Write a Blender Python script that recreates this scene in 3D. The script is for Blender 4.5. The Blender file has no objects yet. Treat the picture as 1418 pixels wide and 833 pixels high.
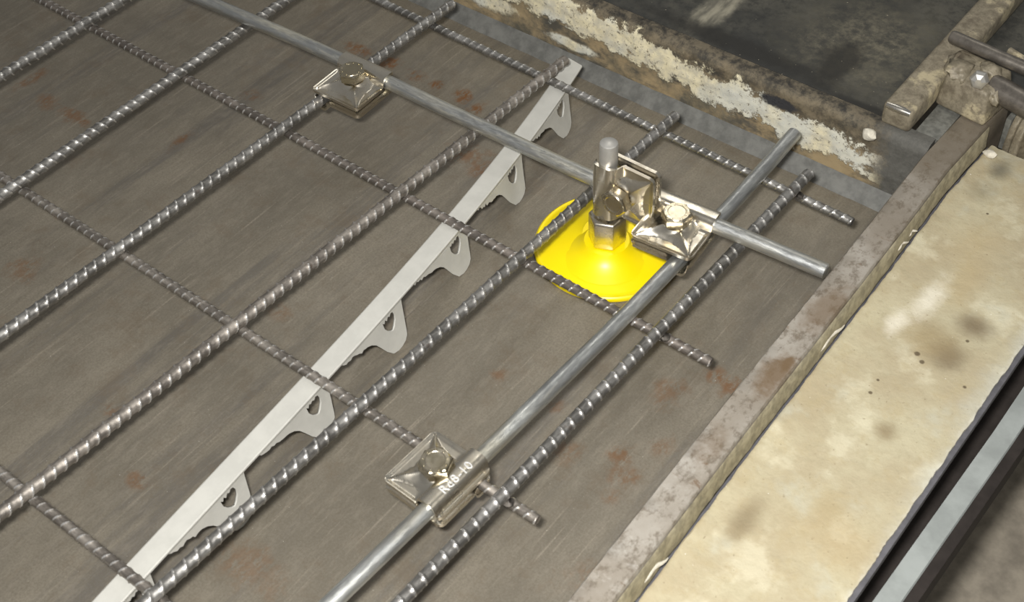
import bpy, bmesh, math, random
import numpy as np
from mathutils import Matrix, Vector, noise

random.seed(7)
S = 0.001                                   # all lengths below are millimetres
scene = bpy.context.scene
COL = scene.collection

# ------------------------------------------------------------------ camera
cam = bpy.data.objects.new('camera', bpy.data.cameras.new('camera'))
COL.objects.link(cam)
RVEC = np.array([2.30135889, 0.778145827, -0.351307840])
TVEC = np.array([-234.469234, -299.643227, 1114.89654])
FPX = 1865.21
def rodr(r):
    t = np.linalg.norm(r); k = r / t
    K = np.array([[0, -k[2], k[1]], [k[2], 0, -k[0]], [-k[1], k[0], 0]])
    return np.eye(3) + math.sin(t) * K + (1 - math.cos(t)) * K @ K
RW = rodr(RVEC); CW = -RW.T @ TVEC
right, down, fwd = RW
M = Matrix(((right[0], -down[0], -fwd[0], CW[0] * S), (right[1], -down[1], -fwd[1], CW[1] * S),
            (right[2], -down[2], -fwd[2], CW[2] * S), (0, 0, 0, 1)))
cam.matrix_world = M
cam.data.sensor_width = 36.0
cam.data.lens = FPX / 1418 * 36.0
cam.data.clip_start = 0.01
cam.data.dof.use_dof = True
cam.data.dof.focus_distance = 0.93
cam.data.dof.aperture_fstop = 16
scene.camera = cam

# ------------------------------------------------------------------ world, lights, exposure
scene.view_settings.view_transform = 'Standard'
scene.view_settings.look = 'None'
scene.view_settings.gamma = 1
scene.view_settings.use_curve_mapping = False
scene.view_settings.exposure = 0.0
w = bpy.data.worlds.new('hall'); scene.world = w; w.use_nodes = True
bg = w.node_tree.nodes['Background']
bg.inputs[0].default_value = (1.0, 0.99, 0.97, 1); bg.inputs[1].default_value = 0.2

def area(name, loc, target, sx, sy, energy, col):
    l = bpy.data.lights.new(name, 'AREA'); l.shape = 'RECTANGLE'
    l.size = sx; l.size_y = sy; l.energy = energy; l.color = col
    o = bpy.data.objects.new(name, l); COL.objects.link(o)
    o.location = loc
    o.rotation_euler = (Vector(target) - Vector(loc)).to_track_quat('-Z', 'Y').to_euler()
    return o
C0 = Vector([float(c) * S for c in CW])
r_, u_, f_ = Vector([float(c) for c in right]), Vector([-float(c) for c in down]), Vector([float(c) for c in fwd])
area('camera_flash', C0 - r_ * 0.045 + u_ * 0.04 - f_ * 0.01, C0 + f_ * 0.93 + r_ * 0.05 - u_ * 0.03, 0.06, 0.035, 9.8, (1, 0.98, 0.95))
area('overhead_fill_a', (-0.6, 1.6, 2.6), (0.3, -0.1, 0), 0.3, 1.6, 7, (1, 0.97, 0.9))  # unseen overhead strip, added as fill and for reflections in the metal
area('overhead_fill_b', (1.9, 0.2, 2.6), (0.3, -0.1, 0), 0.3, 1.6, 7, (1, 0.97, 0.9))  # second added fill strip, also out of view

# ------------------------------------------------------------------ material helper
class NT:
    def __init__(self, name):
        self.m = bpy.data.materials.new(name); self.m.use_nodes = True
        self.t = self.m.node_tree; self.b = self.t.nodes['Principled BSDF']
        self.co = self.t.nodes.new('ShaderNodeTexCoord').outputs['Object']
    def n(self, k): return self.t.nodes.new(k)
    def L(self, a, b): self.t.links.new(a, b)
    def vec(self, scale):
        q = self.n('ShaderNodeMapping'); q.inputs['Scale'].default_value = scale
        self.L(self.co, q.inputs[0]); return q.outputs[0]
    def noise(self, scale, detail=4, rough=0.6, vscale=None, dist=0.0):
        q = self.n('ShaderNodeTexNoise')
        q.inputs['Scale'].default_value = scale; q.inputs['Detail'].default_value = detail
        q.inputs['Roughness'].default_value = rough; q.inputs['Distortion'].default_value = dist
        self.L(self.vec(vscale) if vscale else self.co, q.inputs['Vector'])
        return q.outputs['Fac']
    def ramp(self, f, a, b, lo=0.0, hi=1.0):
        q = self.n('ShaderNodeMapRange'); q.interpolation_type = 'SMOOTHSTEP'
        q.inputs[1].default_value = a; q.inputs[2].default_value = b
        q.inputs[3].default_value = lo; q.inputs[4].default_value = hi
        self.L(f, q.inputs[0]); return q.outputs[0]
    def math(self, op, a, b=None):
        q = self.n('ShaderNodeMath'); q.operation = op
        for i, v in enumerate((a, b)):
            if v is None: continue
            if isinstance(v, (int, float)): q.inputs[i].default_value = v
            else: self.L(v, q.inputs[i])
        return q.outputs[0]
    def mix(self, f, a, b):
        q = self.n('ShaderNodeMix'); q.data_type = 'RGBA'
        for s, v in ((q.inputs[0], f), (q.inputs[6], a), (q.inputs[7], b)):
            if isinstance(v, (int, float)): s.default_value = v
            elif isinstance(v, tuple): s.default_value = (*v, 1)
            else: self.L(v, s)
        return q.outputs[2]
    def spot(self, p, rad, soft=0.6, wob=0.5, ns=40):
        """mask of a stain around point p (mm), radii rad (mm)"""
        q = self.n('ShaderNodeMapping'); q.vector_type = 'POINT'
        q.inputs['Location'].default_value = tuple(-p[i] / rad[i] for i in range(3))
        q.inputs['Scale'].default_value = tuple(1 / (rad[i] * S) for i in range(3))
        self.L(self.co, q.inputs[0])
        l = self.n('ShaderNodeVectorMath'); l.operation = 'LENGTH'; self.L(q.outputs[0], l.inputs[0])
        d = self.math('ADD', l.outputs['Value'], self.math('MULTIPLY', self.math('SUBTRACT', self.noise(ns, 5, 0.7), 0.5), wob * 2))
        return self.ramp(d, 1 - soft, 1 + soft * 0.4, 1, 0)
    def sep(self):
        q = self.n('ShaderNodeSeparateXYZ'); self.L(self.co, q.inputs[0]); return q.outputs
    def bump(self, h, strength=0.3, dist=0.001):
        q = self.n('ShaderNodeBump'); q.inputs['Strength'].default_value = strength
        q.inputs['Distance'].default_value = dist; self.L(h, q.inputs['Height'])
        self.L(q.outputs[0], self.b.inputs['Normal'])
    def set(self, color=None, rough=None, metal=None, spec=None):
        for k, v in (('Base Color', color), ('Roughness', rough), ('Metallic', metal), ('Specular IOR Level', spec)):
            if v is None: continue
            if isinstance(v, tuple): self.b.inputs[k].default_value = (*v, 1)
            elif isinstance(v, (int, float)): self.b.inputs[k].default_value = v
            else: self.L(v, self.b.inputs[k])
        return self.m

def lin(r, g, b):
    return tuple((c / 255 / 12.92) if c / 255 < 0.04045 else ((c / 255 + 0.055) / 1.055) ** 2.4 for c in (r, g, b))

def mat_floor():
    m = NT('casting_table_steel')
    big = m.noise(14, 5, 0.6, (1, 0.55, 1))
    streak = m.noise(34, 5, 0.65, (1, 0.05, 1), 0.3)
    fine = m.noise(420, 3, 0.6, (1, 0.03, 1))
    grain = m.noise(700, 3, 0.7)
    c = m.mix(m.ramp(big, 0.35, 0.7), lin(119, 113, 101), lin(136, 129, 115))
    c = m.mix(m.ramp(streak, 0.5, 0.64, 0, 0.7), c, lin(98, 95, 91))
    c = m.mix(m.ramp(fine, 0.58, 0.76, 0, 0.4), c, lin(178, 168, 152))
    c = m.mix(m.ramp(grain, 0.35, 0.65, 0, 0.5), c, lin(104, 97, 84))
    c = m.mix(m.ramp(m.noise(210, 5, .8, (1, .3, 1)), .46, .66, 0, .3), c, lin(148, 140, 126))
    c = m.mix(m.ramp(m.noise(120, 6, .8, (1, .35, 1)), .54, .7, 0, .35), c, lin(96, 89, 77))
    c = m.mix(m.ramp(m.noise(38, 6, .75), .5, .68, 0, .45), c, lin(112, 100, 84))
    blot = m.noise(55, 6, 0.75)
    c = m.mix(m.ramp(blot, 0.68, 0.76, 0, 0.45), c, lin(104, 82, 62))
    speck = m.noise(900, 1, 0.5)
    c = m.mix(m.ramp(speck, 0.79, 0.81, 0, 0.8), c, lin(215, 210, 200))
    rust = None; rustn = m.ramp(m.noise(230, 5, .75, (1, .6, 1)), .38, .56)
    for (x, y, rx, ry, k) in [(149, -12, 14, 7, 0.8), (182, -10, 9, 8, 0.85), (209, -10, 12, 6, 0.7), (229, -10, 6, 6, 0.9), (256, -9, 7, 9, 0.95), (274, -13, 7, 9, 0.9), (301, -58, 16, 14, 0.6), (319, -66, 9, 10, 0.6), (121, -104, 9, 7, 0.5), (-35, -190, 6, 20, 0.6), (-4, -201, 12, 8, 0.5), (27, -201, 14, 8, 0.6), (40, -201, 7, 5, 0.6), (117, -172, 5, 12, 0.6), (129, -325, 14, 14, 0.5), (109, -278, 4, 4, 0.7), (366, -358, 9, 12, 0.4), (298, -251, 10, 8, 0.35), (545, -212, 8, 11, 0.6), (557, -222, 8, 8, 0.5), (557, -128, 8, 7, 0.7), (569, -130, 7, 9, 0.7), (542, -157, 10, 16, 0.45), (561, -193, 7, 9, 0.4), (553, -222, 10, 9, 0.4), (449, -207, 6, 6, 0.5), (515, -228, 12, 10, 0.4), (492, -204, 7, 7, 0.4), (274, -372, 8, 5, 0.4), (327, -397, 8, 6, 0.5), (583, -293, 20, 12, 0.45), (419, -398, 30, 14, 0.35), (559, -239, 7, 6, 0.5)]:
        s = m.math('MULTIPLY', m.math('MULTIPLY', m.spot((x, y, -40), (rx, ry, 60), 0.8, 1.3, 70), rustn), k)
        rust = s if rust is None else m.math('MAXIMUM', rust, s)
    c = m.mix(rust, c, lin(116, 76, 38))
    m.bump(m.math('ADD', fine, m.math('MULTIPLY', grain, 0.6)), 0.18, 0.0004)
    return m.set(c, m.ramp(big, 0.3, 0.7, 0.36, 0.5), 0.25, 0.5)

def mat_rebar(name, c1, c2, metal=0.85, rough=0.34):
    m = NT(name)
    n = m.noise(160, 4, 0.7, (0.35, 1, 1)); g = m.noise(1500, 2, 0.6)
    c = m.mix(m.ramp(n, 0.35, 0.7), c1, c2)
    c = m.mix(m.ramp(m.noise(70, 4, .7), 0.62, 0.75, 0, .5), c, lin(96, 78, 62))
    m.bump(g, 0.25, 0.0003)
    a = m.n('ShaderNodeAttribute'); a.attribute_name = 'rib'
    k = m.ramp(a.outputs['Fac'], .3, .75)              # rubbed rib crests, with the flash glint put into their colour
    c = m.mix(k, c, lin(214, 212, 208))
    q = m.n('ShaderNodeMix'); m.L(k, q.inputs[0]); m.L(m.ramp(n, 0.3, 0.7, rough + .14, rough + .28), q.inputs[2]); q.inputs[3].default_value = rough
    return m.set(c, q.outputs[0], metal, .5)

def mat_zinc(name, rough=0.33, tint=(222, 224, 220)):
    m = NT(name)
    n = m.noise(90, 5, 0.7, (0.12, 1, 1), 0.4); g = m.noise(500, 3, 0.7, (0.25, 1, 1))
    c = m.mix(m.ramp(n, 0.38, 0.66), lin(176, 178, 177), lin(*tint))
    c = m.mix(m.ramp(m.noise(45, 3, .6, (.2, 1, 1)), 0.55, 0.7, 0, .45), c, lin(206, 196, 166))
    c = m.mix(m.ramp(g, 0.62, 0.72, 0, .6), c, lin(112, 116, 118))
    m.bump(m.math('ADD', n, g), 0.35, 0.0005)
    return m.set(c, m.ramp(g, 0.3, 0.75, rough - .04, rough + .2), 0.9, .5)

def mat_polished(name, tint=(226, 220, 206), rough=0.25):
    m = NT(name)
    n = m.noise(60, 3, 0.6); g = m.noise(350, 3, 0.6)
    c = m.mix(m.ramp(n, 0.35, 0.7), lin(*tint), lin(206, 198, 182))
    m.bump(m.math('ADD', n, m.math('MULTIPLY', g, 0.15)), 0.12, 0.001)
    return m.set(c, m.ramp(n, 0.3, 0.7, rough - .04, rough + .1), 1.0, .5)

def mat_plain(name, col, rough=0.5, metal=0.0, spec=.5, var=0.12, scale=120, bump=0.1):
    m = NT(name)
    n = m.noise(scale, 4, 0.65)
    d = tuple(x * (1 - var) for x in col); e = tuple(min(1, x * (1 + var)) for x in col)
    c = m.mix(m.ramp(n, 0.3, 0.7), d, e)
    m.bump(n, bump, 0.0006)
    return m.set(c, rough, metal, spec)

def mat_crust():
    """back rail face: bare brown steel with a torn band of dried concrete"""
    m = NT('crusted_steel')
    x, y, z = m.sep()
    n1 = m.noise(26, 6, 0.68); n2 = m.noise(110, 6, 0.75); n3 = m.noise(330, 4, .7); n4_ = m.noise(85, 6, .78)
    c = m.mix(m.ramp(n1, 0.35, 0.62), lin(92, 89, 78), lin(160, 142, 110))
    c = m.mix(m.ramp(m.noise(34, 5, .7, (.5, 1, 1)), 0.5, 0.64, 0, .85), c, lin(72, 72, 68))
    ctr = m.math('ADD', m.math('MULTIPLY', m.math('SUBTRACT', x, 0.30), -0.075), 0.006)
    d = m.math('ABSOLUTE', m.math('SUBTRACT', z, ctr))
    d = m.math('ADD', d, m.math('MULTIPLY', m.math('SUBTRACT', n1, 0.5), 0.055))
    d = m.math('ADD', d, m.math('MULTIPLY', m.math('SUBTRACT', n2, 0.5), 0.028))
    crust = m.ramp(d, 0.0112, 0.0150, 1, 0)
    crust = m.math('MULTIPLY', crust, m.ramp(x, 0.545, 0.57, 1, 0))
    for p, r in [((214, 72, -14), (30, 30, 9)), ((300, 72, -22), (26, 30, 5))]:
        crust = m.math('MAXIMUM', crust, m.spot(p, r, .35, .7, 60))
    cc = m.mix(m.ramp(n2, 0.35, 0.65), lin(232, 222, 188), lin(196, 190, 170))
    cc = m.mix(m.ramp(m.noise(19, 3, .5), 0.5, 0.62, 0, .6), cc, lin(206, 210, 206))
    cc = m.mix(m.ramp(n3, 0.58, 0.66, 0, .8), cc, lin(98, 90, 76))
    cc = m.mix(m.ramp(n4_, .6, .68, 0, .85), cc, lin(88, 84, 76))
    c = m.mix(crust, c, cc)
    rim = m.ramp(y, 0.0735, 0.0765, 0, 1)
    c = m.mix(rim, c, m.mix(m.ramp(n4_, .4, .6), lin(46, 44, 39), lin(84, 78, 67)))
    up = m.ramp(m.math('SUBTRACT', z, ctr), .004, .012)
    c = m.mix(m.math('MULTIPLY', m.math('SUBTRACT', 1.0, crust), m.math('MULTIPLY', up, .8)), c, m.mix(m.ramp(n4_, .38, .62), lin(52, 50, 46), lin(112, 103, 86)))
    dk = m.spot((478, 72, 6), (16, 30, 5), .3, .6, 120)
    c = m.mix(dk, c, lin(52, 52, 54))
    endd = m.ramp(m.math('ADD', x, m.math('MULTIPLY', n2, .03)), 0.562, 0.58)
    c = m.mix(endd, c, m.mix(n3, lin(66, 66, 62), lin(112, 110, 104)))
    m.bump(m.math('ADD', m.math('MULTIPLY', crust, 1.0), m.math('MULTIPLY', n2, 0.8)), 0.6, 0.0016)
    return m.set(c, 0.72, 0.0, .35)

def mat_dark_plate():
    m = NT('blackened_steel_sheet')
    n1 = m.noise(16, 5, 0.62); n2 = m.noise(120, 5, 0.75); n3 = m.noise(60, 4, .6, (1, .3, 1))
    c = m.mix(m.ramp(n1, 0.4, 0.68), lin(56, 56, 53), lin(86, 84, 76))
    c = m.mix(m.ramp(n2, 0.42, 0.66, 0, .7), c, lin(44, 45, 43))
    dust = m.spot((505, 150, 20), (60, 60, 30), .9, .6, 40)
    c = m.mix(m.math('MULTIPLY', dust, m.ramp(n2, .35, .7, .1, .8)), c, lin(128, 122, 104))
    for p, r, k in [((394, 122, 20), (13, 34, 30), .75), ((340, 190, 20), (12, 50, 30), .3)]:
        c = m.mix(m.math('MULTIPLY', m.spot(p, r, .5, .5, 80), m.ramp(n3, .4, .6, .2, k)), c, lin(176, 170, 150))
    for p, r in [((430, 95, 20), (90, 11, 30)), ((498, 118, 20), (16, 34, 30)), ((540, 86, 20), (34, 5, 30))]:
        c = m.mix(m.math('MULTIPLY', m.spot(p, r, .6, .5, 70), .8), c, lin(40, 39, 36))
    sp = m.noise(420, 2, .5)
    c = m.mix(m.ramp(sp, 0.76, 0.79, 0, .8), c, lin(190, 180, 156))
    m.bump(n2, 0.3, 0.0008)
    return m.set(c, m.ramp(n1, .3, .7, .5, .75), 0.1, .4)

def mat_cream():
    m = NT('dried_concrete_film')
    n1 = m.noise(18, 5, 0.65); n2 = m.noise(150, 5, 0.72); n3 = m.noise(420, 3, .6)
    x, y, z = m.sep()
    c = m.mix(m.ramp(n1, 0.34, 0.66), lin(184, 176, 148), lin(170, 158, 130))
    c = m.mix(m.ramp(n2, 0.5, 0.68, 0, .55), c, lin(166, 156, 128))
    c = m.mix(m.ramp(m.noise(30, 4, .6), .52, .68, 0, .5), c, lin(212, 206, 180))
    c = m.mix(m.ramp(m.noise(55, 6, .75), .5, .66, 0, .45), c, lin(172, 158, 124))
    c = m.mix(m.ramp(m.noise(23, 4, .6), .56, .7, 0, .4), c, lin(188, 190, 176))
    # bluish worn strip beside the free edge
    xe = m.math('ADD', x, m.math('ADD', m.math('MULTIPLY', n1, .05), m.math('MULTIPLY', y, .03)))
    c = m.mix(m.ramp(xe, 0.716, 0.735, 0, .5), c, lin(196, 200, 190))
    for p, r, col, k in [((675, -34, 0), (13, 11, 30), lin(104, 88, 66), .75), ((673, -64, 0), (13, 13, 30), lin(98, 82, 62), .75),
                         ((656, -58, 0), (26, 17, 30), lin(152, 136, 102), .65), ((656, -8, 0), (12, 26, 30), lin(176, 158, 120), .5),
                         ((629, 103, 0), (8, 11, 30), lin(90, 86, 74), .7), ((628, 77, 0), (10, 12, 30), lin(132, 124, 102), .5),
                         ((638, -232, 0), (8, 20, 30), lin(120, 106, 80), .65), ((670, -135, 0), (8, 8, 30), lin(124, 106, 76), .65),
                         ((685, -215, 0), (30, 22, 30), lin(168, 148, 110), .5), ((660, -300, 0), (14, 20, 30), lin(172, 154, 120), .5),
                         ((670, -196, 0), (14, 14, 30), lin(164, 146, 108), .45), ((646, 30, 0), (20, 30, 30), lin(184, 166, 128), .4)]:
        c = m.mix(m.math('MULTIPLY', m.spot(p, r, .95, .45, 45), k), c, col)
    for p, r in [((644, -30, 0), (8, 22, 30)), ((637, -58, 0), (6, 14, 30))]:
        c = m.mix(m.math('MULTIPLY', m.spot(p, r, .9, .9, 60), .75), c, lin(226, 220, 202))
    for (px, py, r) in [(658, -73, 1.9), (663, -77, 1.7), (650, -115, 1.3), (649, -104, 1), (677, -47, 1.2), (691, -80, 1.2), (640, 60, 1)]:
        c = m.mix(m.math('MULTIPLY', m.spot((px, py, 0), (r, r, 30), .4, .2, 200), .85), c, lin(84, 72, 54))
    c = m.mix(m.ramp(n3, 0.66, 0.72, 0, .6), c, lin(128, 112, 86))
    c = m.mix(m.math('MULTIPLY', m.ramp(m.math('ADD', x, m.math('MULTIPLY', n2, .012)), .708, .7125), .45), c, lin(214, 212, 200))
    c = m.mix(m.ramp(m.noise(500, 2, .5), 0.77, 0.8, 0, .8), c, lin(250, 248, 240))
    m.bump(m.math('ADD', n2, m.math('MULTIPLY', n1, 2)), 0.6, 0.001)
    return m.set(c, 0.7, 0.0, .3)

def mat_dirty():
    m = NT('cement_dirty_steel')
    n1 = m.noise(40, 5, .7); n2 = m.noise(170, 5, .75)
    c = m.mix(m.ramp(n2, .35, .65), lin(116, 108, 91), lin(144, 135, 116))
    c = m.mix(m.ramp(n1, .54, .66, 0, .8), c, lin(190, 178, 146))
    c = m.mix(m.ramp(n1, .46, .34, 0, .7), c, lin(98, 88, 74))
    c = m.mix(m.ramp(m.noise(90, 4, .7), .62, .7, 0, .6), c, lin(82, 72, 60))
    m.bump(n2, .6, .0008)
    return m.set(c, .5, .15, .45)

def mat_bar():
    m = NT('edge_bar_steel')
    n1 = m.noise(22, 5, .65); n2 = m.noise(160, 6, .75, (1, .7, 1)); n3 = m.noise(60, 5, .7, (1, 2.2, 1))
    x, y, z = m.sep()
    c = m.mix(m.ramp(n1, .35, .65), lin(166, 160, 150), lin(146, 138, 126))
    c = m.mix(m.ramp(n2, .48, .64, 0, .75), c, lin(108, 98, 84))
    c = m.mix(m.ramp(n3, .60, .70, 0, .75), c, lin(110, 88, 66))
    for p, r, k in [((606, -152, 20), (9, 20, 20), .85), ((605, -92, 20), (11, 24, 20), .6), ((608, -140, 20), (3, 8, 20), .9), ((604, -215, 20), (8, 18, 20), .4)]:
        c = m.mix(m.math('MULTIPLY', m.spot(p, r, .6, .8, 130), k), c, lin(112, 92, 68))
    c = m.mix(m.ramp(m.math('ADD', y, m.math('MULTIPLY', n1, .12)), 0.02, 0.17, 0, .75), c, lin(108, 98, 82))
    pale = m.ramp(m.noise(45, 5, .75), .5, .66, 0, .6)
    c = m.mix(m.math('MULTIPLY', pale, m.ramp(y, -0.33, -0.1, 1, 0)), c, lin(196, 192, 184))  # pale patches only towards the near end: flash falloff put into the colour
    m.bump(n2, .45, .0008)
    return m.set(c, .58, .2, .45)

MT = dict(
    floor=mat_floor(), rebarA=mat_rebar('rebar_bright', lin(124, 122, 118), lin(172, 170, 166), .85, .25),
    rebarB=mat_rebar('rebar_dull', lin(124, 118, 111), lin(172, 165, 156), .75, .32),
    rebarC=mat_rebar('rebar_grey', lin(106, 100, 94), lin(146, 138, 130), .7, .36),
    zinc=mat_zinc('galvanised_rod'), zinc2=mat_zinc('galvanised_rod_warm', .36, (226, 222, 206)),
    steel=mat_polished('pressed_stainless'), bolt=mat_polished('bolt_steel', (196, 186, 160), .22),
    letter=mat_plain('raised_letter_steel', (0.86, 0.86, 0.85), .42, .6, .5, .03),
    pin=mat_plain('pin_steel', lin(206, 204, 198), .42, .75, .5, .06, 150, .15),
    yellow=mat_plain('yellow_plastic', (0.93, 0.73, 0.0), .36, 0, .5, .01, 60, .03),
    pvc=mat_plain('grey_pvc', lin(188, 187, 180), .5, 0, .4, .05, 80, .05),
    crust=mat_crust(), dark=mat_dark_plate(), cream=mat_cream(), bar=mat_bar(),
    barside=mat_plain('crusted_bar_side', lin(156, 148, 124), .75, 0, .3, .28, 160, .5),
    chamfer=mat_plain('chamfer_strip_grey', lin(106, 106, 102), .6, .1, .4, .25, 90, .3),
    edge=mat_plain('blue_grey_edge', lin(100, 99, 103), .55, .2, .4, .2, 120, .3),
    black=mat_plain('gap_shade_black', lin(50, 45, 42), .7, 0, .25, .2, 60, .1),  # near-black colour stands for the shade in the gaps
    pale=mat_plain('pale_blue_beam_paint', lin(158, 163, 160), .5, 0, .4, .14, 40, .1),
    ground=mat_plain('hall_floor_concrete', lin(146, 138, 124), .8, 0, .3, .25, 40, .2),
    dirty=mat_dirty(),
    greyplate=mat_plain('grey_worn_steel', lin(112, 112, 106), .6, .2, .4, .28, 200, .4),
    shiny=mat_polished('highlight_steel', (206, 204, 198), .25),  # for the highlight strip added on the tube end
    darkmetal=mat_plain('dark_oily_steel', lin(128, 122, 114), .36, .7, .5, .25, 150, .3),
    chip=mat_plain('white_cement_chip', lin(206, 200, 184), .7, 0, .3, .15, 300, .4),
)

# ------------------------------------------------------------------ object helpers
def empty(name, loc=(0, 0, 0)):
    o = bpy.data.objects.new(name, None); COL.objects.link(o); o.location = tuple(c * S for c in loc)
    o.empty_display_size = 0.01
    return o
def tag(o, label=None, cat=None, group=None, kind=None):
    for k, v in (('label', label), ('category', cat), ('group', group), ('kind', kind)):
        if v: o[k] = v
    return o
def mk(name, verts, faces, m, parent=None, smooth=True, sharp=0.6, mw=None):
    """verts in mm, in the parent's frame (or world if none)"""
    me = bpy.data.meshes.new(name)
    me.from_pydata([tuple(float(c) * S for c in v) for v in verts], [], faces)
    me.update()
    me.materials.append(m)
    if smooth:
        me.polygons.foreach_set('use_smooth', [True] * len(me.polygons))
        me.set_sharp_from_angle(angle=sharp)
    o = bpy.data.objects.new(name, me); COL.objects.link(o)
    if parent: o.parent = parent
    if mw is not None: o.matrix_local = mw
    return o
def fix(o):
    bm = bmesh.new(); bm.from_mesh(o.data); bmesh.ops.recalc_face_normals(bm, faces=bm.faces); bm.to_mesh(o.data); bm.free(); return o

class G:                                            # geometry collector
    def __init__(s): s.v = []; s.f = []
    def add(s, vs, fs):
        k = len(s.v); s.v += [tuple(x) for x in vs]; s.f += [tuple(i + k for i in f) for f in fs]
    def box(s, a, b):
        (x0, y0, z0), (x1, y1, z1) = a, b
        s.add([(x0, y0, z0), (x1, y0, z0), (x1, y1, z0), (x0, y1, z0), (x0, y0, z1), (x1, y0, z1), (x1, y1, z1), (x0, y1, z1)],
              [(0, 3, 2, 1), (4, 5, 6, 7), (0, 1, 5, 4), (1, 2, 6, 5), (2, 3, 7, 6), (3, 0, 4, 7)])
    def lathe(s, prof, n=32, c=(0, 0, 0), phase=0.0, axis='z'):
        vs = []; m_ = len(prof)
        for i in range(n):
            a = 2 * math.pi * i / n + phase
            for r, z in prof:
                p = (r * math.cos(a), r * math.sin(a), z)
                if axis == 'x': p = (z, r * math.cos(a), r * math.sin(a))
                if axis == 'y': p = (r * math.sin(a), z, r * math.cos(a))
                vs.append((c[0] + p[0], c[1] + p[1], c[2] + p[2]))
        fs = []
        for i in range(n):
            j = (i + 1) % n
            for k in range(m_ - 1): fs.append((i * m_ + k, j * m_ + k, j * m_ + k + 1, i * m_ + k + 1))
        s.add(vs, fs)
    def tube(s, pts, r, n=20, ends=True):
        """smooth bar through points; r is a number or a list"""
        P = [Vector(p) for p in pts]; rings = []
        for i, p in enumerate(P):
            d = (P[min(i + 1, len(P) - 1)] - P[max(i - 1, 0)]).normalized()
            a = d.cross(Vector((0, 0, 1)))
            if a.length < 1e-3: a = Vector((1, 0, 0))
            a.normalize(); b = d.cross(a)
            rr = r[i] if isinstance(r, (list, tuple)) else r
            rings.append([p + (a * math.cos(t) + b * math.sin(t)) * rr for t in [2 * math.pi * k / n for k in range(n)]])
        vs = [tuple(q) for g in rings for q in g]
        fs = [(i * n + k, i * n + (k + 1) % n, (i + 1) * n + (k + 1) % n, (i + 1) * n + k) for i in range(len(P) - 1) for k in range(n)]
        if ends: fs += [tuple(range(n)), tuple(range((len(P) - 1) * n, len(P) * n))]
        s.add(vs, fs)
    def grid(s, fn, us, vs_):
        nu, nv = len(us), len(vs_)
        s.add([fn(u, v) for u in us for v in vs_], [(i * nv + j, (i + 1) * nv + j, (i + 1) * nv + j + 1, i * nv + j + 1) for i in range(nu - 1) for j in range(nv - 1)])
    def mk(s, name, m, parent=None, **k): return fix(mk(name, s.v, s.f, m, parent, **k))
    def bevel(s, name, m, parent=None, w=1.0, seg=2):
        o = fix(mk(name, s.v, s.f, m, parent, smooth=False))
        bm = bmesh.new(); bm.from_mesh(o.data)
        bmesh.ops.bevel(bm, geom=[e for e in bm.edges if len(e.link_faces) == 2 and e.calc_face_angle() > 0.5], offset=w * S, segments=seg, affect='EDGES', profile=.5)
        for f in bm.faces: f.smooth = True
        bm.to_mesh(o.data); bm.free(); o.data.set_sharp_from_angle(angle=0.7)
        return o
def lins(a, b, st):
    n = max(1, int(round(abs(b - a) / st))); return [a + (b - a) * i / n for i in range(n + 1)]
def nz(x, y, z, s, seed=0): return noise.fractal((x / s + seed, y / s, z / s), 0.9, 2.1, 4)

# ------------------------------------------------------------------ setting
g = G(); g.box((-420, -900, -46), (596, 72, -40))
tag(g.mk('floor', MT['floor'], smooth=False), 'brown-grey scratched steel casting table under the reinforcement', kind='structure')
g = G(); g.box((-2600, -2400, -270), (2600, 2400, -260))
tag(g.mk('ground', MT['ground'], smooth=False), 'grey hall floor far below the table edge', kind='structure')

# ---- back rail (wall of the form), y about 72, top at z = 20
ZT = 20
def xr(y):                                          # left edge of the right-hand bar's top
    pts = [(-950, 612), (-600, 604), (-333, 598.2), (-187, 594), (-5, 590.4), (62, 588.5), (170, 592)]
    for (a, b), (c, d) in zip(pts, pts[1:]):
        if y <= c: return b + (d - b) * (y - a) / (c - a)
    return 592
root = empty('formwork_rail', (280, 76, -40))
tag(root, 'upright steel form rail crusted with dried concrete, behind the ends of the ribbed bars', 'formwork rail')
prof = [(72, -40)] + [(72, z) for z in lins(-38, 12, 1.6)] + [(72 + 8 * (1 - math.cos(t)), 12 + 8 * math.sin(t)) for t in lins(0.15, math.pi / 2, .2)] + [(84, 20), (84, -40)]
X0, X1 = -420, 588
def face(u, k):
    y, z = prof[k]
    if 0 < k < len(prof) - 2:
        ctr = 6 - (u - 300) * .075
        amt = max(0, 1 - abs(z - ctr) / 16)
        d = 1.3 * amt * (0.5 + nz(u, 0, z, 22)) + 0.5 * nz(u, 5, z, 7)
        y -= max(-0.6, d)
    return (u - 280, y - 76, z + 40)
g = G(); g.grid(face, lins(X0, X1, 2.2), list(range(len(prof))))
for u in (X0, X1):
    g.add([face(u, k) for k in range(len(prof))], [tuple(range(len(prof)))])
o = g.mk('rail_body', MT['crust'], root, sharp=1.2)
# material coordinates are easiest in world millimetres: move mesh data so object space equals world space
def world_space(o, rt):
    loc = rt.location.copy()
    o.data.transform(Matrix.Translation(loc)); o.location = -loc
world_space(o, root)
g = G()
cs = lambda u, k: (u - 280, [61.5, 71.6, 71.6][k] - 76 + (0.5 * nz(u, 1, k, 16) if k < 2 else 0), [-39.9, -29.8, -39.9][k] + 40)
us = lins(X0, X1 - 1, 4); g.grid(cs, us, [0, 1, 2, 0])
for u in (us[0], us[-1]): g.add([cs(u, k) for k in range(3)], [(0, 1, 2)])
tag(g.mk('chamfer_strip', MT['chamfer'], root), 'dark grey three-cornered strip at the foot of the rail')

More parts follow.
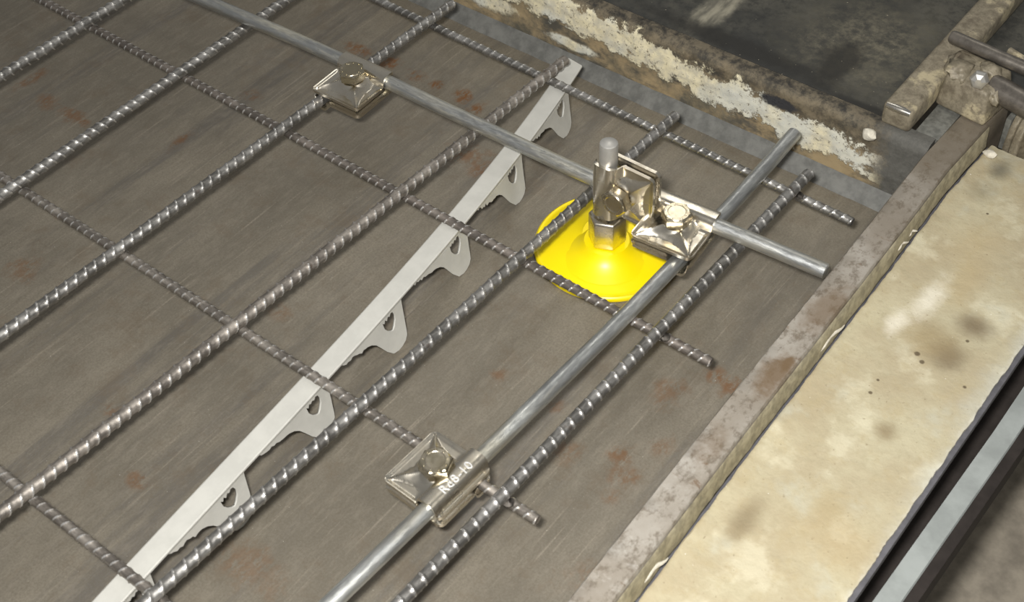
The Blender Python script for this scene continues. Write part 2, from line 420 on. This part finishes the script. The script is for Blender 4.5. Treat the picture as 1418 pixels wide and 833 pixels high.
# ---- dark sheet behind the rail
root = empty('steel_sheet', (400, 200, 20))
tag(root, 'large blackened smudged steel sheet behind the crusted form rail', 'steel sheet')
g = G()
for a, b in [((-420, 84.3), (562, 700)), ((562, 152), (1100, 700))]:
    g.box((a[0], a[1], 14), (b[0], b[1], 20))
o = g.mk('sheet', MT['dark'], None, smooth=False); o.parent = root; o.location = (-.4, -.2, -.02)

g = G(); g.box((573, 84.6, 12), (590, 139, 19.4))
o = g.bevel('cover_plate', MT['greyplate'], None, .8)
tag(o, 'small grey worn plate lying between the square tube and the edge bar', 'plate')

# ---- right-hand edge bar
root = empty('edge_bar', (602, -200, -40))
tag(root, 'long flat-topped grey steel bar with rust streaks, between the mesh and the cream ledge', 'edge bar')
ys = lins(-900, 150, 4)
def bar(u, k):
    x0 = xr(u); W = 19.2
    jit = 0.55 * nz(u, k, 0, 9) + .5 * nz(u, k, 3, 40)
    p = [(x0, -46), (x0, 18.6), (x0 + 1 + jit * .6, 20), (x0 + W * .5, 20.1), (x0 + W - 1 + jit, 20), (x0 + W + jit * .4, 18.6), (x0 + W + .3, 0), (x0 + W + .3, -46)]
    return (p[k][0] - 602, u + 200, p[k][1] + 40)
g = G(); g.grid(bar, ys, [0, 1, 2, 3, 4, 5, 6, 7, 0])
for u in (ys[0], ys[-1]): g.add([bar(u, k) for k in range(8)], [tuple(range(8))])
o = g.mk('bar_body', MT['bar'], root, sharp=.9); world_space(o, root)
def crustside(u, k):
    x0 = xr(u) + 19.5
    n_ = nz(u, 2, 7, 30); n2 = nz(u, 4, 7, 8)
    p = [(x0 + .2, 17.8), (x0 + .9 + .4 * n2, 16.5 + n2), (x0 + 1.6 + .6 * n_, 8 + n_), (x0 + 2.3 + .5 * n_ + .4 * n2, 1.0), (x0 + .1, 0.5)]
    return (p[k][0] - 602, u + 200, p[k][1] + 40)
g = G(); g.grid(crustside, lins(-900, 118, 3), [0, 1, 2, 3, 4, 0])
tag(g.mk('side_crust', MT['barside'], root, sharp=1.0), 'olive-grey dried concrete skin down the side of the bar')
for (y, dx, ln, w_) in [(-113, 2, 30, 3.2), (-300, 2.5, 22, 3.5), (-10, 2.2, 12, 2), (5, 2.5, 9, 2)]:
    g = G(); x0 = xr(y) + 20
    pts = [(x0 - 602 + dx * t + .8 * math.sin(9 * t), y + 200 + ln * t, 40 + 5.2 + 2 * math.sin(3 * t)) for t in lins(0, 1, .125)]
    g.tube(pts, [w_ * .5 * math.sin(math.pi * min(.97, max(.06, t))) * .7 + .2 for t in lins(0, 1, .125)], 7)
    g.mk('concrete_flake', MT['chip'], root)

# ---- cream ledge
root = empty('concrete_ledge', (660, -200, 0))
tag(root, 'wide cream ledge filmed with dried concrete and brown smudges, right of the edge bar', 'ledge')
ys = lins(-900, 122, 2)
def xl(u): return xr(u) + 19.5 + 3.8 + .55 * nz(u, 0, 9, 14) + .35 * nz(u, 3, 9, 5)
def xe(u): return 704.2 + .8 * nz(u, 6, 2, 16) + .5 * nz(u, 6, 2, 3)
fr = [0, .012, .03, .055, .09, .13, .2, .3, .42, .55, .7, .82, .9, .95, .98, 1]
def ledge(u, k):
    f = fr[k]; a, b = xl(u), xe(u); x = a + (b - a) * f
    lip = [1.2, 2.4, 2.0, .6, .9, .3] + [0] * 20
    z = lip[k] * (.6 + .5 * nz(u, 1, 1, 30)) + .45 * nz(x, u, 0, 35) + .2 * nz(x, u, 0, 8)
    if k == len(fr) - 1: z -= .8
    return (x - 660, u + 200, z)
g = G(); g.grid(ledge, ys, list(range(len(fr))))
n0 = len(fr)
lo = lambda u, k: ((xl(u) + .3 if k == 0 else xe(u)) - 660, u + 200, -2.4)
g.grid(lambda u, k: ledge(u, 0) if k == 0 else lo(u, 0), ys, [0, 1])
g.grid(lambda u, k: ledge(u, n0 - 1) if k == 0 else lo(u, 1), ys, [0, 1])
g.grid(lo, ys, [0, 1])
g.add([ledge(ys[-1], k) for k in range(n0)] + [lo(ys[-1], 1), lo(ys[-1], 0)], [tuple(range(n0 + 2))])
o = g.mk('concrete_film', MT['cream'], root, sharp=1.0); world_space(o, root)
g = G()
pl = lambda u, k: ([xr(u) + 21, 707, 707, xr(u) + 21][k] - 660, u + 200, [-2.6, -2.6, -8, -8][k])
yy = lins(-900, -60, 40) + [0, 60, 122]; g.grid(pl, yy, [0, 1, 2, 3, 0])
for u in (yy[0], yy[-1]): g.add([pl(u, k) for k in range(4)], [(0, 1, 2, 3)])
tag(g.mk('steel_edge', MT['edge'], root, smooth=False), 'thin blue-grey steel edge under the cream film')

# ---- beam below the ledge
root = empty('channel_beam', (715, -200, -80))
tag(root, 'pale blue-grey painted steel beam between black strips that stand for shaded gaps, below the free edge of the cream ledge', 'steel beam')
def prism(name, pr_, m, rt, y0=-900, y1=180, skew=.02, org=(715, -200, -80)):
    g = G(); f = lambda u, k: (pr_[k % len(pr_)][0] + skew * min(0, u + 50) - org[0], u - org[1], pr_[k % len(pr_)][1] - org[2])
    yy = [y0, -50, y1]; g.grid(f, yy, list(range(len(pr_) + 1)))
    for u in (y0, y1): g.add([f(u, k) for k in range(len(pr_))], [tuple(range(len(pr_)))])
    return g.mk(name, m, rt, smooth=False)
prism('web', [(690, -8.3), (699, -8.3), (699, -64), (690, -64)], MT['black'], root, -900, 120)  # web coloured black so the recess reads as shaded
prism('flange', [(709, -60), (721.3, -60), (722, -61.5), (709, -61.5)], MT['pale'], root)
prism('gap_shade', [(690, -64.2), (708, -62), (728.5, -62), (728.5, -84), (690, -84)], MT['black'], root)  # black surface put in as the shade of the gaps beside the flange

# ---- square tube and clamp at the top right corner
root = empty('square_tube', (561, 200, 20))
tag(root, 'cement-stained square steel tube with a rounded end, lying on the dark sheet', 'steel tube')
g = G(); g.box((-10.5, -123, 0.3), (10.5, 260, 17.5))
g.bevel('tube_body', MT['dirty'], root, 3.0, 3)
g = G(); g.tube([(-8.4, -120.9, 15.0), (-3, -121.1, 15.2), (3, -121.1, 15.2), (8.4, -120.9, 15.0)], [2.2, 2.7, 2.7, 2.2], 12)  # bright bar added as the highlight on the rounded tube end
tag(g.mk('lip_highlight', MT['shiny'], root), 'bright strip added as the highlight across the end of the tube')

root = empty('rail_clamp', (592, 128, 20))
tag(root, 'cement-caked steel clamp with a shiny bolt, holding the far end of the edge bar', 'clamp')
g = G()
g.add([(-21, -13, 0.6), (16, -17, 0.6), (20, 20, 0.6), (-24, 22, 0.6), (-19, -8, 24), (12, -13, 24), (16, 15, 28), (-22, 18, 28)],
      [(0, 3, 2, 1), (4, 5, 6, 7), (0, 1, 5, 4), (1, 2, 6, 5), (2, 3, 7, 6), (3, 0, 4, 7)])
g.bevel('bracket', MT['dirty'], root, 2.5, 3)
g = G(); g.tube([(-32, 21, 31), (-30, 21, 31), (10, 18, 31), (40, 16, 31)], [3.5, 4.6, 4.6, 4.6], 16)
g.mk('cross_rod', MT['darkmetal'], root)
g = G(); g.tube([(2, -4, 26), (3.2, -10, 29.8), (3.7, -12.2, 30.6), (4.2, -13.6, 30.8)], [6.4, 6.2, 4.8, 2.0], 6)
tag(g.mk('bolt', MT['pin'], root, sharp=.5), 'shiny bolt end')
g = G(); g.tube([(8, 2, 20), (10, 2, 20), (60, -8, 20)], [7.5, 8.5, 8.5], 20)
g.mk('pipe', MT['darkmetal'], root)
for i, (p, q) in enumerate([((-12, 2, 24), (9, 12, 6)), ((4, 8, 26), (8, 7, 5)), ((-20, 10, 20), (6, 10, 8)), ((14, -4, 19), (5, 8, 6))]):
    bm = bmesh.new(); bmesh.ops.create_icosphere(bm, subdivisions=3, radius=1)
    vs = [tuple(p[k] + v.co[k] * q[k] * (1 + .45 * nz(v.co.x + i * 5, v.co.y, v.co.z, .7)) for k in range(3)) for v in bm.verts]
    fs = [[v.index for v in f.verts] for f in bm.faces]; bm.free()
    fix(mk('cement_lump', vs, fs, MT['dirty'], root, sharp=1.2))
g = G(); g.tube([(6, 30, 30), (16, 27, 30), (22, 24, 28)], 2.6, 10)
g.mk('hook', MT['dirty'], root)

root = empty('ridged_post', (636, 138, -8))
tag(root, 'ridged cream-stained block standing at the far end of the cream ledge', 'steel block')
g = G()
pr2 = []
for i in range(40):
    x = -16 + 42 * i / 39
    pr2.append((x, -11 + 2.2 * math.sin(i * .95) + (3.0 if i % 9 in (3, 4) else 0)))
n = len(pr2)
lvl = [(0.3, 0), (10, 0), (20, 3), (26, 9), (28, 14)]
g.grid(lambda k, q: (pr2[k][0], pr2[k][1] + lvl[q][1] + .6 * nz(k * 3, q * 9, 0, 8), lvl[q][0]), list(range(n)), list(range(len(lvl))))
g.grid(lambda k, q: (pr2[k][0], [pr2[k][1] + 14, 16, 16, pr2[k][1]][q], [28, 28, .3, .3][q]), list(range(n)), [0, 1, 2, 3])
g.mk('ridged_face', MT['dirty'], root, sharp=1.2)
g = G(); g.box((-20.5, -6, .3), (-16.4, 14, 26)); g.bevel('side_plate', MT['greyplate'], root, .8)

# ------------------------------------------------------------------ reinforcement mesh
mesh_root = empty('reinforcement_mesh', (300, -150, 0))
tag(mesh_root, 'welded mesh of ribbed steel reinforcing bars across the casting table', 'reinforcement mesh')
def rebar(p0, p1, r, pitch, rot, m, rows=2, step=0.5, hand=1, hgt=.85, slant=.5):
    p0, p1 = Vector(p0), Vector(p1); L_ = (p1 - p0).length
    xs = np.arange(0, L_, step); na = 16
    th = np.arange(na) * 2 * np.pi / na
    X, T = np.meshgrid(xs, th, indexing='ij')
    R = np.full_like(X, r); RB = np.zeros_like(X)
    for row in range(rows):
        c = rot + row * 2 * np.pi / rows
        d = (T - c + np.pi) % (2 * np.pi) - np.pi
        wdt = np.pi / rows * 0.92
        h = hgt * np.clip(1 - (d / wdt) ** 2, 0, 1) ** .3
        ph = X + hand * d * r * slant + row * pitch * .4
        q = (ph + pitch / 2) % pitch - pitch / 2
        R = R + h * np.exp(-(q / (pitch * .11)) ** 2)
    RB = (R - r) / hgt
    wob = 0.3 * np.sin(xs / 90 + rot * 3)[:, None]
    R[0] *= .86; R[-1] *= .86
    V = np.stack([X, R * np.cos(T) + wob * .6, R * np.sin(T)], -1).reshape(-1, 3)
    nx = len(xs); I, J = np.meshgrid(np.arange(nx - 1), np.arange(na), indexing='ij')
    J2 = (J + 1) % na
    F = np.stack([I * na + J, (I + 1) * na + J, (I + 1) * na + J2, I * na + J2], -1).reshape(-1, 4)
    faces = [tuple(f) for f in F.tolist()] + [tuple(range(na))[::-1], tuple(range((nx - 1) * na, nx * na))]
    xa = (p1 - p0).normalized(); ya = Vector((0, 0, 1)).cross(xa).normalized(); za = xa.cross(ya)
    o0 = (p0 - Vector((300, -150, 0))) * S
    mw = Matrix(((xa[0], ya[0], za[0], o0[0]), (xa[1], ya[1], za[1], o0[1]), (xa[2], ya[2], za[2], o0[2]), (0, 0, 0, 1)))
    o = fix(mk('reinforcing_bar', V.tolist(), faces, m, mesh_root, sharp=1.1, mw=mw))
    at_ = o.data.attributes.new('rib', 'FLOAT', 'POINT'); at_.data.foreach_set('value', RB.reshape(-1).astype(np.float32))
    return o
AX = [-0.2, 106.0, 210.3, 318.2, 422.6, 528.1]
A = []
#        x far, y far,  x near, rot, material, pitch, hand
for i, (xf, yf, xn, rot, mm, pit, hd) in enumerate([
        (-.2, 27, -.2, 1.9, 'rebarA', 7.6, -1), (105.8, 27, 106.5, 1.0, 'rebarA', 7.6, -1), (215, 32.6, 208.5, 1.2, 'rebarA', 7.6, 1),
        (327, 27, 316, 0.1, 'rebarB', 7.6, 1), (426.8, 21, 421, 1.25, 'rebarA', 8.1, 1), (530.8, 22.5, 524.5, 1.1, 'rebarA', 8.4, 1)]):
    yn = -860
    f = lambda y: xn + (xf - xn) * (y + 450) / (yf + 450)
    A.append((f, rebar((f(yf), yf, 4.1), (f(yn), yn, 4.1), 3.75, pit, rot, MT[mm], hand=hd, slant=.22 if i == 5 else .5)))
B = []
for j, (xe_, ye_, slope, rot, mm) in enumerate([(573.4, 6.0, 0.011, 1.2, 'rebarA'), (563.9, -147.2, 0.004, 0.2, 'rebarC'), (548.6, -295.4, 0.000, 0.5, 'rebarB'), (515, -452, 0.0, 1.2, 'rebarB')]):
    xs_ = -420
    f = lambda x, ye_=ye_, xe_=xe_, slope=slope: ye_ + slope * (xe_ - x) - (6 if j == 0 else 2) * ((xe_ - x) / 500.0) * 0
    B.append((f, rebar((xe_, ye_, -3.45), (xs_, f(xs_), -3.45), 3.0, 6.8, rot, MT[mm], rows=2 if j == 0 else 3, hgt=.65)))
for fa, oa in A:
    for fb, ob in B:
        y = fb(fa(-100)); x = fa(y)
        if not (-160 < x < 560): continue
        g = G(); g.lathe([(0, 2.6), (1.8, 2.0), (2.9, .6), (2.9, -.6), (1.8, -2.0), (0, -2.6)], 10)
        vs = [(x + a * 1.3 + 3.4 - 300, y + b * 1.2 - 2.5 + 150, .2 + c * .8) for a, b, c in g.v]
        wl = fix(mk('weld_spot', vs, g.f, MT['rebarB'], None))
        wl.parent = oa; wl.matrix_basis = oa.matrix_basis.inverted()

# ------------------------------------------------------------------ two smooth rods
root = empty('steel_rod', (505, -100, 0.3))
tag(root, 'smooth galvanised rod lying lengthwise beside the outermost ribbed bar', 'rod')
ra = [(503.6, 50, 5.3), (505.2, 10, 5), (506.4, -46, 5), (506.3, -150, 5), (502.9, -265, 5), (500.2, -347, 5), (497.5, -420, 5), (489, -640, 5), (480, -860, 5)]

def dens(P, n):
    P = np.array(P, float); t = np.arange(len(P)); q = np.linspace(0, len(P) - 1, n)
    return [tuple(np.interp(q, t, P[:, k])[i] for k in range(3)) for i in range(n)]
P = dens(ra, 90)
P = [tuple(np.mean([P[max(0, min(89, i + d))] for d in (-3, -2, -1, 0, 1, 2, 3)], axis=0)) for i in range(90)]
P[0] = ra[0]
P = [(P[0][0] - .05, P[0][1] + .6, P[0][2])] + P
rr = [3.9, 4.9] + [5.0] * 89
def rod(pts, r, rt, m):
    d = (Vector(pts[0]) - Vector(pts[-1])).normalized(); org = rt.location / S; org.z = 0
    xa = -d; ya = Vector((0, 0, 1)).cross(xa).normalized(); za = xa.cross(ya)
    mw = Matrix(((xa[0], ya[0], za[0], 0), (xa[1], ya[1], za[1], 0), (xa[2], ya[2], za[2], 0), (0, 0, 0, 1)))
    inv = mw.inverted()
    g = G(); g.tube([tuple(inv @ (Vector(p) - org)) for p in pts], r, 28)
    o = g.mk('rod_body', m, rt, sharp=.5); o.matrix_local = mw
    return o
rod(P, rr, root, MT['zinc'])
root = empty('steel_rod', (330, -76, 0.6))
tag(root, 'smooth galvanised rod laid crosswise over the ribbed bars, held behind the upright pin', 'rod')
rb_ = [(-420, -118, 13.0), (-100, -93, 13.0), (62, -84.3, 13.2), (185, -77.2, 13.2), (300, -76.2, 13.4), (412, -75.2, 14.2), (460, -72.3, 15), (517, -65.8, 16), (589, -61.8, 17)]
P = dens(rb_, 90); P = [tuple(np.mean([P[max(0, min(89, i + d))] for d in (-3, -2, -1, 0, 1, 2, 3)], axis=0)) for i in range(90)]
P[-1] = rb_[-1]; P.append((589.6, -61.8, 17)); P = P[::-1]
rod(P, rr, root, MT['zinc2'])

# ------------------------------------------------------------------ cross clamps
HALF = 21.5
def clamp_height(u, v, off, Hc, a, A_):
    d = abs(v - off) / a
    ch = Hc * (1 - d ** 3.6) ** .5 if d < 1 else 0
    skirt = 1.0 * math.exp(-max(0, abs(v - off) - a) ** 2 / 3.0)
    ch = max(ch, skirt * .8)
    p, q = (u + v) / math.sqrt(2), (u - v) / math.sqrt(2)
    e = .62
    rad = (abs(p) ** e + abs(q) ** e) ** (1 / e)
    st = A_ * max(0, 1 - rad / 29.0) ** .62
    r2 = math.hypot(u, v)
    seat = A_ * .82 * (1 / (1 + math.exp((r2 - 9.8) * 1.6)))
    st = max(st, seat) if abs(st - seat) > 1e-6 else st
    rim = .9 / (1 + math.exp(-(max(abs(u), abs(v)) - HALF + 1.6) * 3.0)) * (1 if d > 1.15 else 0)
    return max(ch, st, rim, 0.0)
def plate_mesh(off, Hc, a, A_, th, flip):
    n = 56; xs = lins(-HALF, HALF, 2 * HALF / n)
    def rc(x, y):
        ax, ay = abs(x), abs(y); s = max(ax, ay)
        if s < 1e-6: return x, y
        r = 4.0 * s / HALF
        if ax > s - r and ay > s - r:
            vx, vy = ax - (s - r), ay - (s - r); l = math.hypot(vx, vy); vx, vy = vx * r / l, vy * r / l
            return math.copysign(s - r + vx, x), math.copysign(s - r + vy, y)
        return x, y
    vt = []; vb = []
    for x in xs:
        for y in xs:
            X_, Y_ = rc(x, y); h = clamp_height(X_, Y_, off, Hc, a, A_)
            vt.append((X_, Y_, h + th)); vb.append((X_, Y_, h))
    N = n + 1
    f = [(i * N + j, (i + 1) * N + j, (i + 1) * N + j + 1, i * N + j + 1) for i in range(n) for j in range(n)]
    K = N * N
    fb = [tuple(q + K for q in t[::-1]) for t in f]
    per = [i * N for i in range(n)] + [n * N + j for j in range(n)] + [i * N + n for i in range(n, 0, -1)] + [j for j in range(n, 0, -1)]
    fs = [(per[i], per[(i + 1) % len(per)], per[(i + 1) % len(per)] + K, per[i] + K) for i in range(len(per))]
    return vt + vb, f + fb + fs
def make_clamp(loc, axes, off_t, off_b, zt, rt, zb, rb, label, lettering=False, nut_h=7.0, ex=2.4):
    """axes = (u, v, w): u runs along the rod in the top plate, v along the bar in the bottom plate"""
    root = empty('cross_clamp', loc)
    u, v, w_ = [Vector(a).normalized() for a in axes]
    root.matrix_world = Matrix(((u[0], v[0], w_[0], loc[0] * S), (u[1], v[1], w_[1], loc[1] * S), (u[2], v[2], w_[2], loc[2] * S), (0, 0, 0, 1)))
    tag(root, label, 'rod clamp', 'bolted cross clamps')
    th = 2.4; mid = (zt - rt + zb + rb) / 2; ft = mid + 1.8; fb = mid - .8
    Ht, Hb = zt + rt + .15 - ft, fb - (zb - rb) + .15
    V, F = plate_mesh(off_t, Ht, rt + ex, 6.0, th, False)
    top = fix(mk('top_plate', [(a, b, c + ft) for a, b, c in V], F, MT['steel'], root, sharp=.75))
    V, F = plate_mesh(off_b, Hb, rb + 2.0, 2.4, th, True)
    fix(mk('bottom_plate', [(b, a, fb - c) for a, b, c in V], F, MT['steel'], root, sharp=.75))
    zs = ft + th + 6.2
    bt = empty('bolt'); bt.parent = root
    g = G(); g.lathe([(0, zs), (9.6, zs), (9.9, zs + .6), (9.9, zs + 6.0), (9.2, zs + 6.9), (8.4, zs + 7.3), (0, zs + 7.3)], 6, phase=.35)
    # round the top of the hexagon the way a forged head is
    vs = []
    for a, b, c in g.v: vs.append((a, b, c))
    g2 = G(); g2.lathe([(0, zs + 6.4), (8.35, zs + 6.4), (8.35, zs + 7.0), (7.9, zs + 7.5), (5.8, zs + 7.55), (5.2, zs + 7.15), (0, zs + 7.1)], 32)
    g.v = vs; k = len(g.v); g.v += g2.v; g.f += [tuple(i + k for i in f) for f in g2.f]
    hd = g.mk('bolt_head', MT['bolt'], bt, sharp=.45)
    g = G()
    for i in range(9):
        a = i * .7
        x, y = 6.9 * math.cos(a), 6.9 * math.sin(a)
        g.box((x - .7, y - .5, zs + 7.5), (x + .7, y + .5, zs + 7.85))
    g.bevel('raised_mark', MT['bolt'], bt, .2, 1)
    g = G(); g.lathe([(0, zs), (4.6, zs), (4.6, fb - th - 9), (4.0, fb - th - 10), (0, fb - th - 10)], 20)
    g.mk('shank', MT['bolt'], bt)
    nb = fb - th - 2.2
    g = G(); g.lathe([(4.7, nb), (9.5, nb), (9.8, nb - .6), (9.8, nb - nut_h + .8), (9.0, nb - nut_h), (4.7, nb - nut_h)], 6, phase=.8)
    g.mk('nut', MT['bolt'], bt, smooth=False)
    if lettering:
        cu = bpy.data.curves.new('lettering', 'FONT'); cu.body = 'Rd8-10'; cu.size = 7.4 * S * 1.0
        cu.align_x = 'CENTER'; cu.align_y = 'CENTER'; cu.extrude = .25 * S; cu.space_character = 1.12; cu.resolution_u = 3; cu.offset = .00004
        tmp = bpy.data.objects.new('lettering_curve', cu); COL.objects.link(tmp)
        bpy.context.view_layer.update()
        me = bpy.data.meshes.new_from_object(tmp.evaluated_get(bpy.context.evaluated_depsgraph_get()))
        bpy.data.objects.remove(tmp)
        for vv in me.vertices:
            x, y, z = vv.co / S
            y += off_t - 2.2; x += 1.0
            vv.co = Vector((x, y, ft + th + clamp_height(x, y, off_t, Ht, rt + ex, 6.0) + .05 + (z + .25) * .6)) * S
        me.materials.clear(); me.materials.append(MT['letter'])  # characters use a paler steel than the plate
        lo_ = bpy.data.objects.new('lettering', me); COL.objects.link(lo_); lo_.parent = top
        tag(lo_, 'raised white characters Rd8-10')
    return root
rotz = lambda d: ((math.cos(math.radians(d)), math.sin(math.radians(d)), 0), (-math.sin(math.radians(d)), math.cos(math.radians(d)), 0), (0, 0, 1))
make_clamp((227.5, -91.5, 0), rotz(2), 14.5, -14.0, 13.2, 5, 4.1, 4.2, 'bolted steel clamp where the crosswise rod meets a ribbed bar, far from the yellow disc')
make_clamp((493.5, -80.5, 0), rotz(5), 14.0, 12.6, 16.0, 5, 5.0, 5, 'flat bolted steel clamp joining the two smooth rods, right of the upright pin')
make_clamp((489.6, -309, 0), rotz(88), -11.6, 12.2, 5.0, 5, -3.45, 3.3, 'bolted steel clamp stamped Rd8-10, on the lengthwise rod and a thin ribbed bar', True)
make_clamp((457, -80.3, 27), ((0, 0, 1), (-1, 0, 0), (0, -1, 0)), 12.0, -13.0, 5.7, 5.2, -5.6, 5.0, 'upright bolted steel clamp gripping the pin above the yellow disc', ex=4.6)

# ------------------------------------------------------------------ yellow disc terminal
root = empty('earthing_terminal', (444.5, -82, -40))
tag(root, 'yellow plastic disc with a hexagonal nut and upright steel pin, standing on the table', 'earthing terminal')
g = G()
g.lathe([(0, 0.2), (48.5, 0.2), (50.6, .8), (51.0, 2.4), (50.6, 3.6), (49.4, 4.4), (47.6, 4.0), (46, 4.8), (41, 6.6), (39.6, 7.4), (31, 9.6), (29.6, 10.4), (20, 12.6), (18, 14.4), (0, 14.8)], 96, c=(-4.8, 6.5, 0))
g.mk('disc', MT['yellow'], root, sharp=.7)
g = G(); g.lathe([(30, 7.6), (25, 10.4), (21, 13.0), (18, 15.6), (16.2, 18.2), (15, 20.0), (0, 20.5)], 64, c=(.5, -4, 0))
g.mk('hub', MT['yellow'], root, sharp=.6)
for i in range(8):
    a = i * math.pi / 4 + .25
    g = G(); g.box((17, -.9, 9.5), (38.5, .9, 11.6 - .2))
    vs = [((x * math.cos(a) - y * math.sin(a)) - 4.8, (x * math.sin(a) + y * math.cos(a)) + 6.5, z - .6 - (x - 17) * .2) for x, y, z in g.v]
    fix(mk('stiffening_rib', vs, g.f, MT['yellow'], root, smooth=False))
g = G(); g.lathe([(0, 20.6), (11.9, 20.6), (12.6, 21.3), (12.6, 41.5), (11.6, 43), (5.6, 43.2), (0, 43.2)], 6, c=(.5, -4, 0), phase=.42)
g.bevel('hex_nut', MT['steel'], root, .5, 2)
g = G(); g.lathe([(0, 40), (5.4, 40), (5.4, 84), (5.9, 86), (5.9, 102.4), (5.6, 103.4), (4.6, 104), (0, 104.2)], 28, c=(.5, -4, 0))
pn = g.mk('pin', MT['pin'], root, sharp=.5)

# ------------------------------------------------------------------ grey plastic spacer strip
root = empty('spacer_strip', (360, -150, -40))
tag(root, 'grey plastic toothed spacer strip standing on the table under the ribbed mesh', 'spacer')
yk = np.array([36, -40, -123, -297, -441, -468]); xk = np.array([327, 344, 359, 380.5, 394, 397.5])
cf = np.polyfit(yk, xk, 3)
def cx(y):
    y2 = max(y, -500)
    return float(np.polyval(cf, y2)) + (y - y2) * -.12
HW = 7.2
Y1, Y0 = 40.5, -640
def strip(u, k):
    p = [(-HW, -8.2), (-HW, -7.0), (-HW + .8, -6.55), (HW - .8, -6.55), (HW, -7.0), (HW, -8.2)][k % 6]
    y = max(Y0, u)
    return (cx(y) + p[0] - 360, y + 150 - p[0] * .12, p[1] + 40)
g = G(); us = lins(Y0, Y1, 8); g.grid(strip, us, [0, 1, 2, 3, 4, 5, 0])
for u in (us[0], us[-1]): g.add([strip(u, k) for k in range(6)], [tuple(range(6))])
g.mk('top_strip', MT['pvc'], root, sharp=.4)
def tooth(yc, side, seed, cut=0):
    rnd = random.Random(seed)
    out = [(0, 0), (-.6, 8), (-1.6, 18), (-3.2, 28), (-4.2, 31.6), (-7, 34.2), (-11, 35.4), (-15, 35.6), (-20, 34.0), (-24.5, 28), (-28, 21), (-31, 15.5), (-34.5, 11.8), (-38, 9.8)]
    t, d = -38, 9.8
    while t < -38 + 38 and t > -60:
        t -= rnd.uniform(1.2, 2.2); d -= rnd.uniform(.25, .75); jag = rnd.choice([0, 0, 1.6, -1.0, .7])
        out.append((t, max(1.2, d + jag)))
    out.append((-64, 0))
    hole = [(-21, 5.0), (-19.4, 6.2 + rnd.uniform(-.7, .7)), (-18.2, 4.2), (-16.8, 6 + rnd.uniform(-.7, .7)), (-15.2, 4.0), (-13.6, 5.4), (-12.2, 3.6), (-10.2, 4.2), (-8.8, 8.5), (-9.3, 12.5), (-11.5, 16.4), (-13.6, 18.6), (-15.6, 17.6), (-18.2, 14.8), (-20.4, 10.6)]
    cu = bpy.data.curves.new('tooth', 'CURVE'); cu.dimensions = '2D'; cu.fill_mode = 'BOTH'; cu.extrude = 0.85 * S
    for pts in (out, hole):
        sp = cu.splines.new('POLY'); sp.points.add(len(pts) - 1); sp.use_cyclic_u = True
        for q, (a, b) in zip(sp.points, pts): q.co = (a * S, b * S, 0, 1)
    tmp = bpy.data.objects.new('tooth_curve', cu); COL.objects.link(tmp)
    bpy.context.view_layer.update()
    me = bpy.data.meshes.new_from_object(tmp.evaluated_get(bpy.context.evaluated_depsgraph_get()))
    bpy.data.objects.remove(tmp)
    bm = bmesh.new(); bm.from_mesh(me)
    bmesh.ops.remove_doubles(bm, verts=bm.verts, dist=1e-6)
    bmesh.ops.triangulate(bm, faces=[f for f in bm.faces if len(f.verts) > 4])
    bmesh.ops.subdivide_edges(bm, edges=[e for e in bm.edges if e.calc_length() > 6 * S], cuts=2)
    for vv in bm.verts:
        a, b, c = vv.co / S
        y = yc + a; dd = b * 31.6 / 35.6
        splay = .08 * dd + .0036 * dd * dd
        x = cx(y) + side * (HW - 2.0 + splay + c)
        vv.co = Vector((x - 360, y + 150 - side * .9, 40 - 8.25 - dd)) * S
    bmesh.ops.recalc_face_normals(bm, faces=bm.faces)
    bm.to_mesh(me); bm.free()
    me.materials.clear(); me.materials.append(MT['pvc'])
    o = bpy.data.objects.new('spacer_tooth', me); COL.objects.link(o); o.parent = root
for k in range(8):
    yc = 16.5 - 76.4 * k
    tooth(yc, 1, 100 + k)
    if k < 8: tooth(yc - 2, -1, 200 + k)

# ------------------------------------------------------------------ loose chips
def chip(loc, r, label, seed, m='chip', cat='cement chip'):
    bm = bmesh.new(); bmesh.ops.create_icosphere(bm, subdivisions=2, radius=1)
    vs = [(v.co.x * r[0] * (1 + .35 * nz(v.co.x, v.co.y, v.co.z, .9, seed)), v.co.y * r[1] * (1 + .35 * nz(v.co.y, v.co.x, v.co.z, .9, seed)),
           v.co.z * r[2] * (1 + .3 * nz(v.co.z, v.co.y, v.co.x, .9, seed))) for v in bm.verts]
    fs = [[v.index for v in f.verts] for f in bm.faces]; bm.free()
    o = fix(mk('cement_chip', vs, fs, MT[m], None)); o.location = tuple(c * S for c in loc)
    tag(o, label, cat); return o
chip((549, 68.5, 15), (5, 4, 4.5), 'white pointed cement chip stuck to the dark end of the crusted rail', 3)
chip((580, 2, -38.2), (3.4, 4.5, 2.2), 'cream cement lump on the table beside the end of the farthest thin ribbed bar', 9)
chip((583.5, -313, -39), (1.9, 1.9, 1.3), 'tiny white cement chip on the bare table beside the edge bar', 5)
chip((617.5, 111, 2.8), (4.5, 3.2, 3.0), 'cream cement lump in the far corner of the cream ledge', 11)
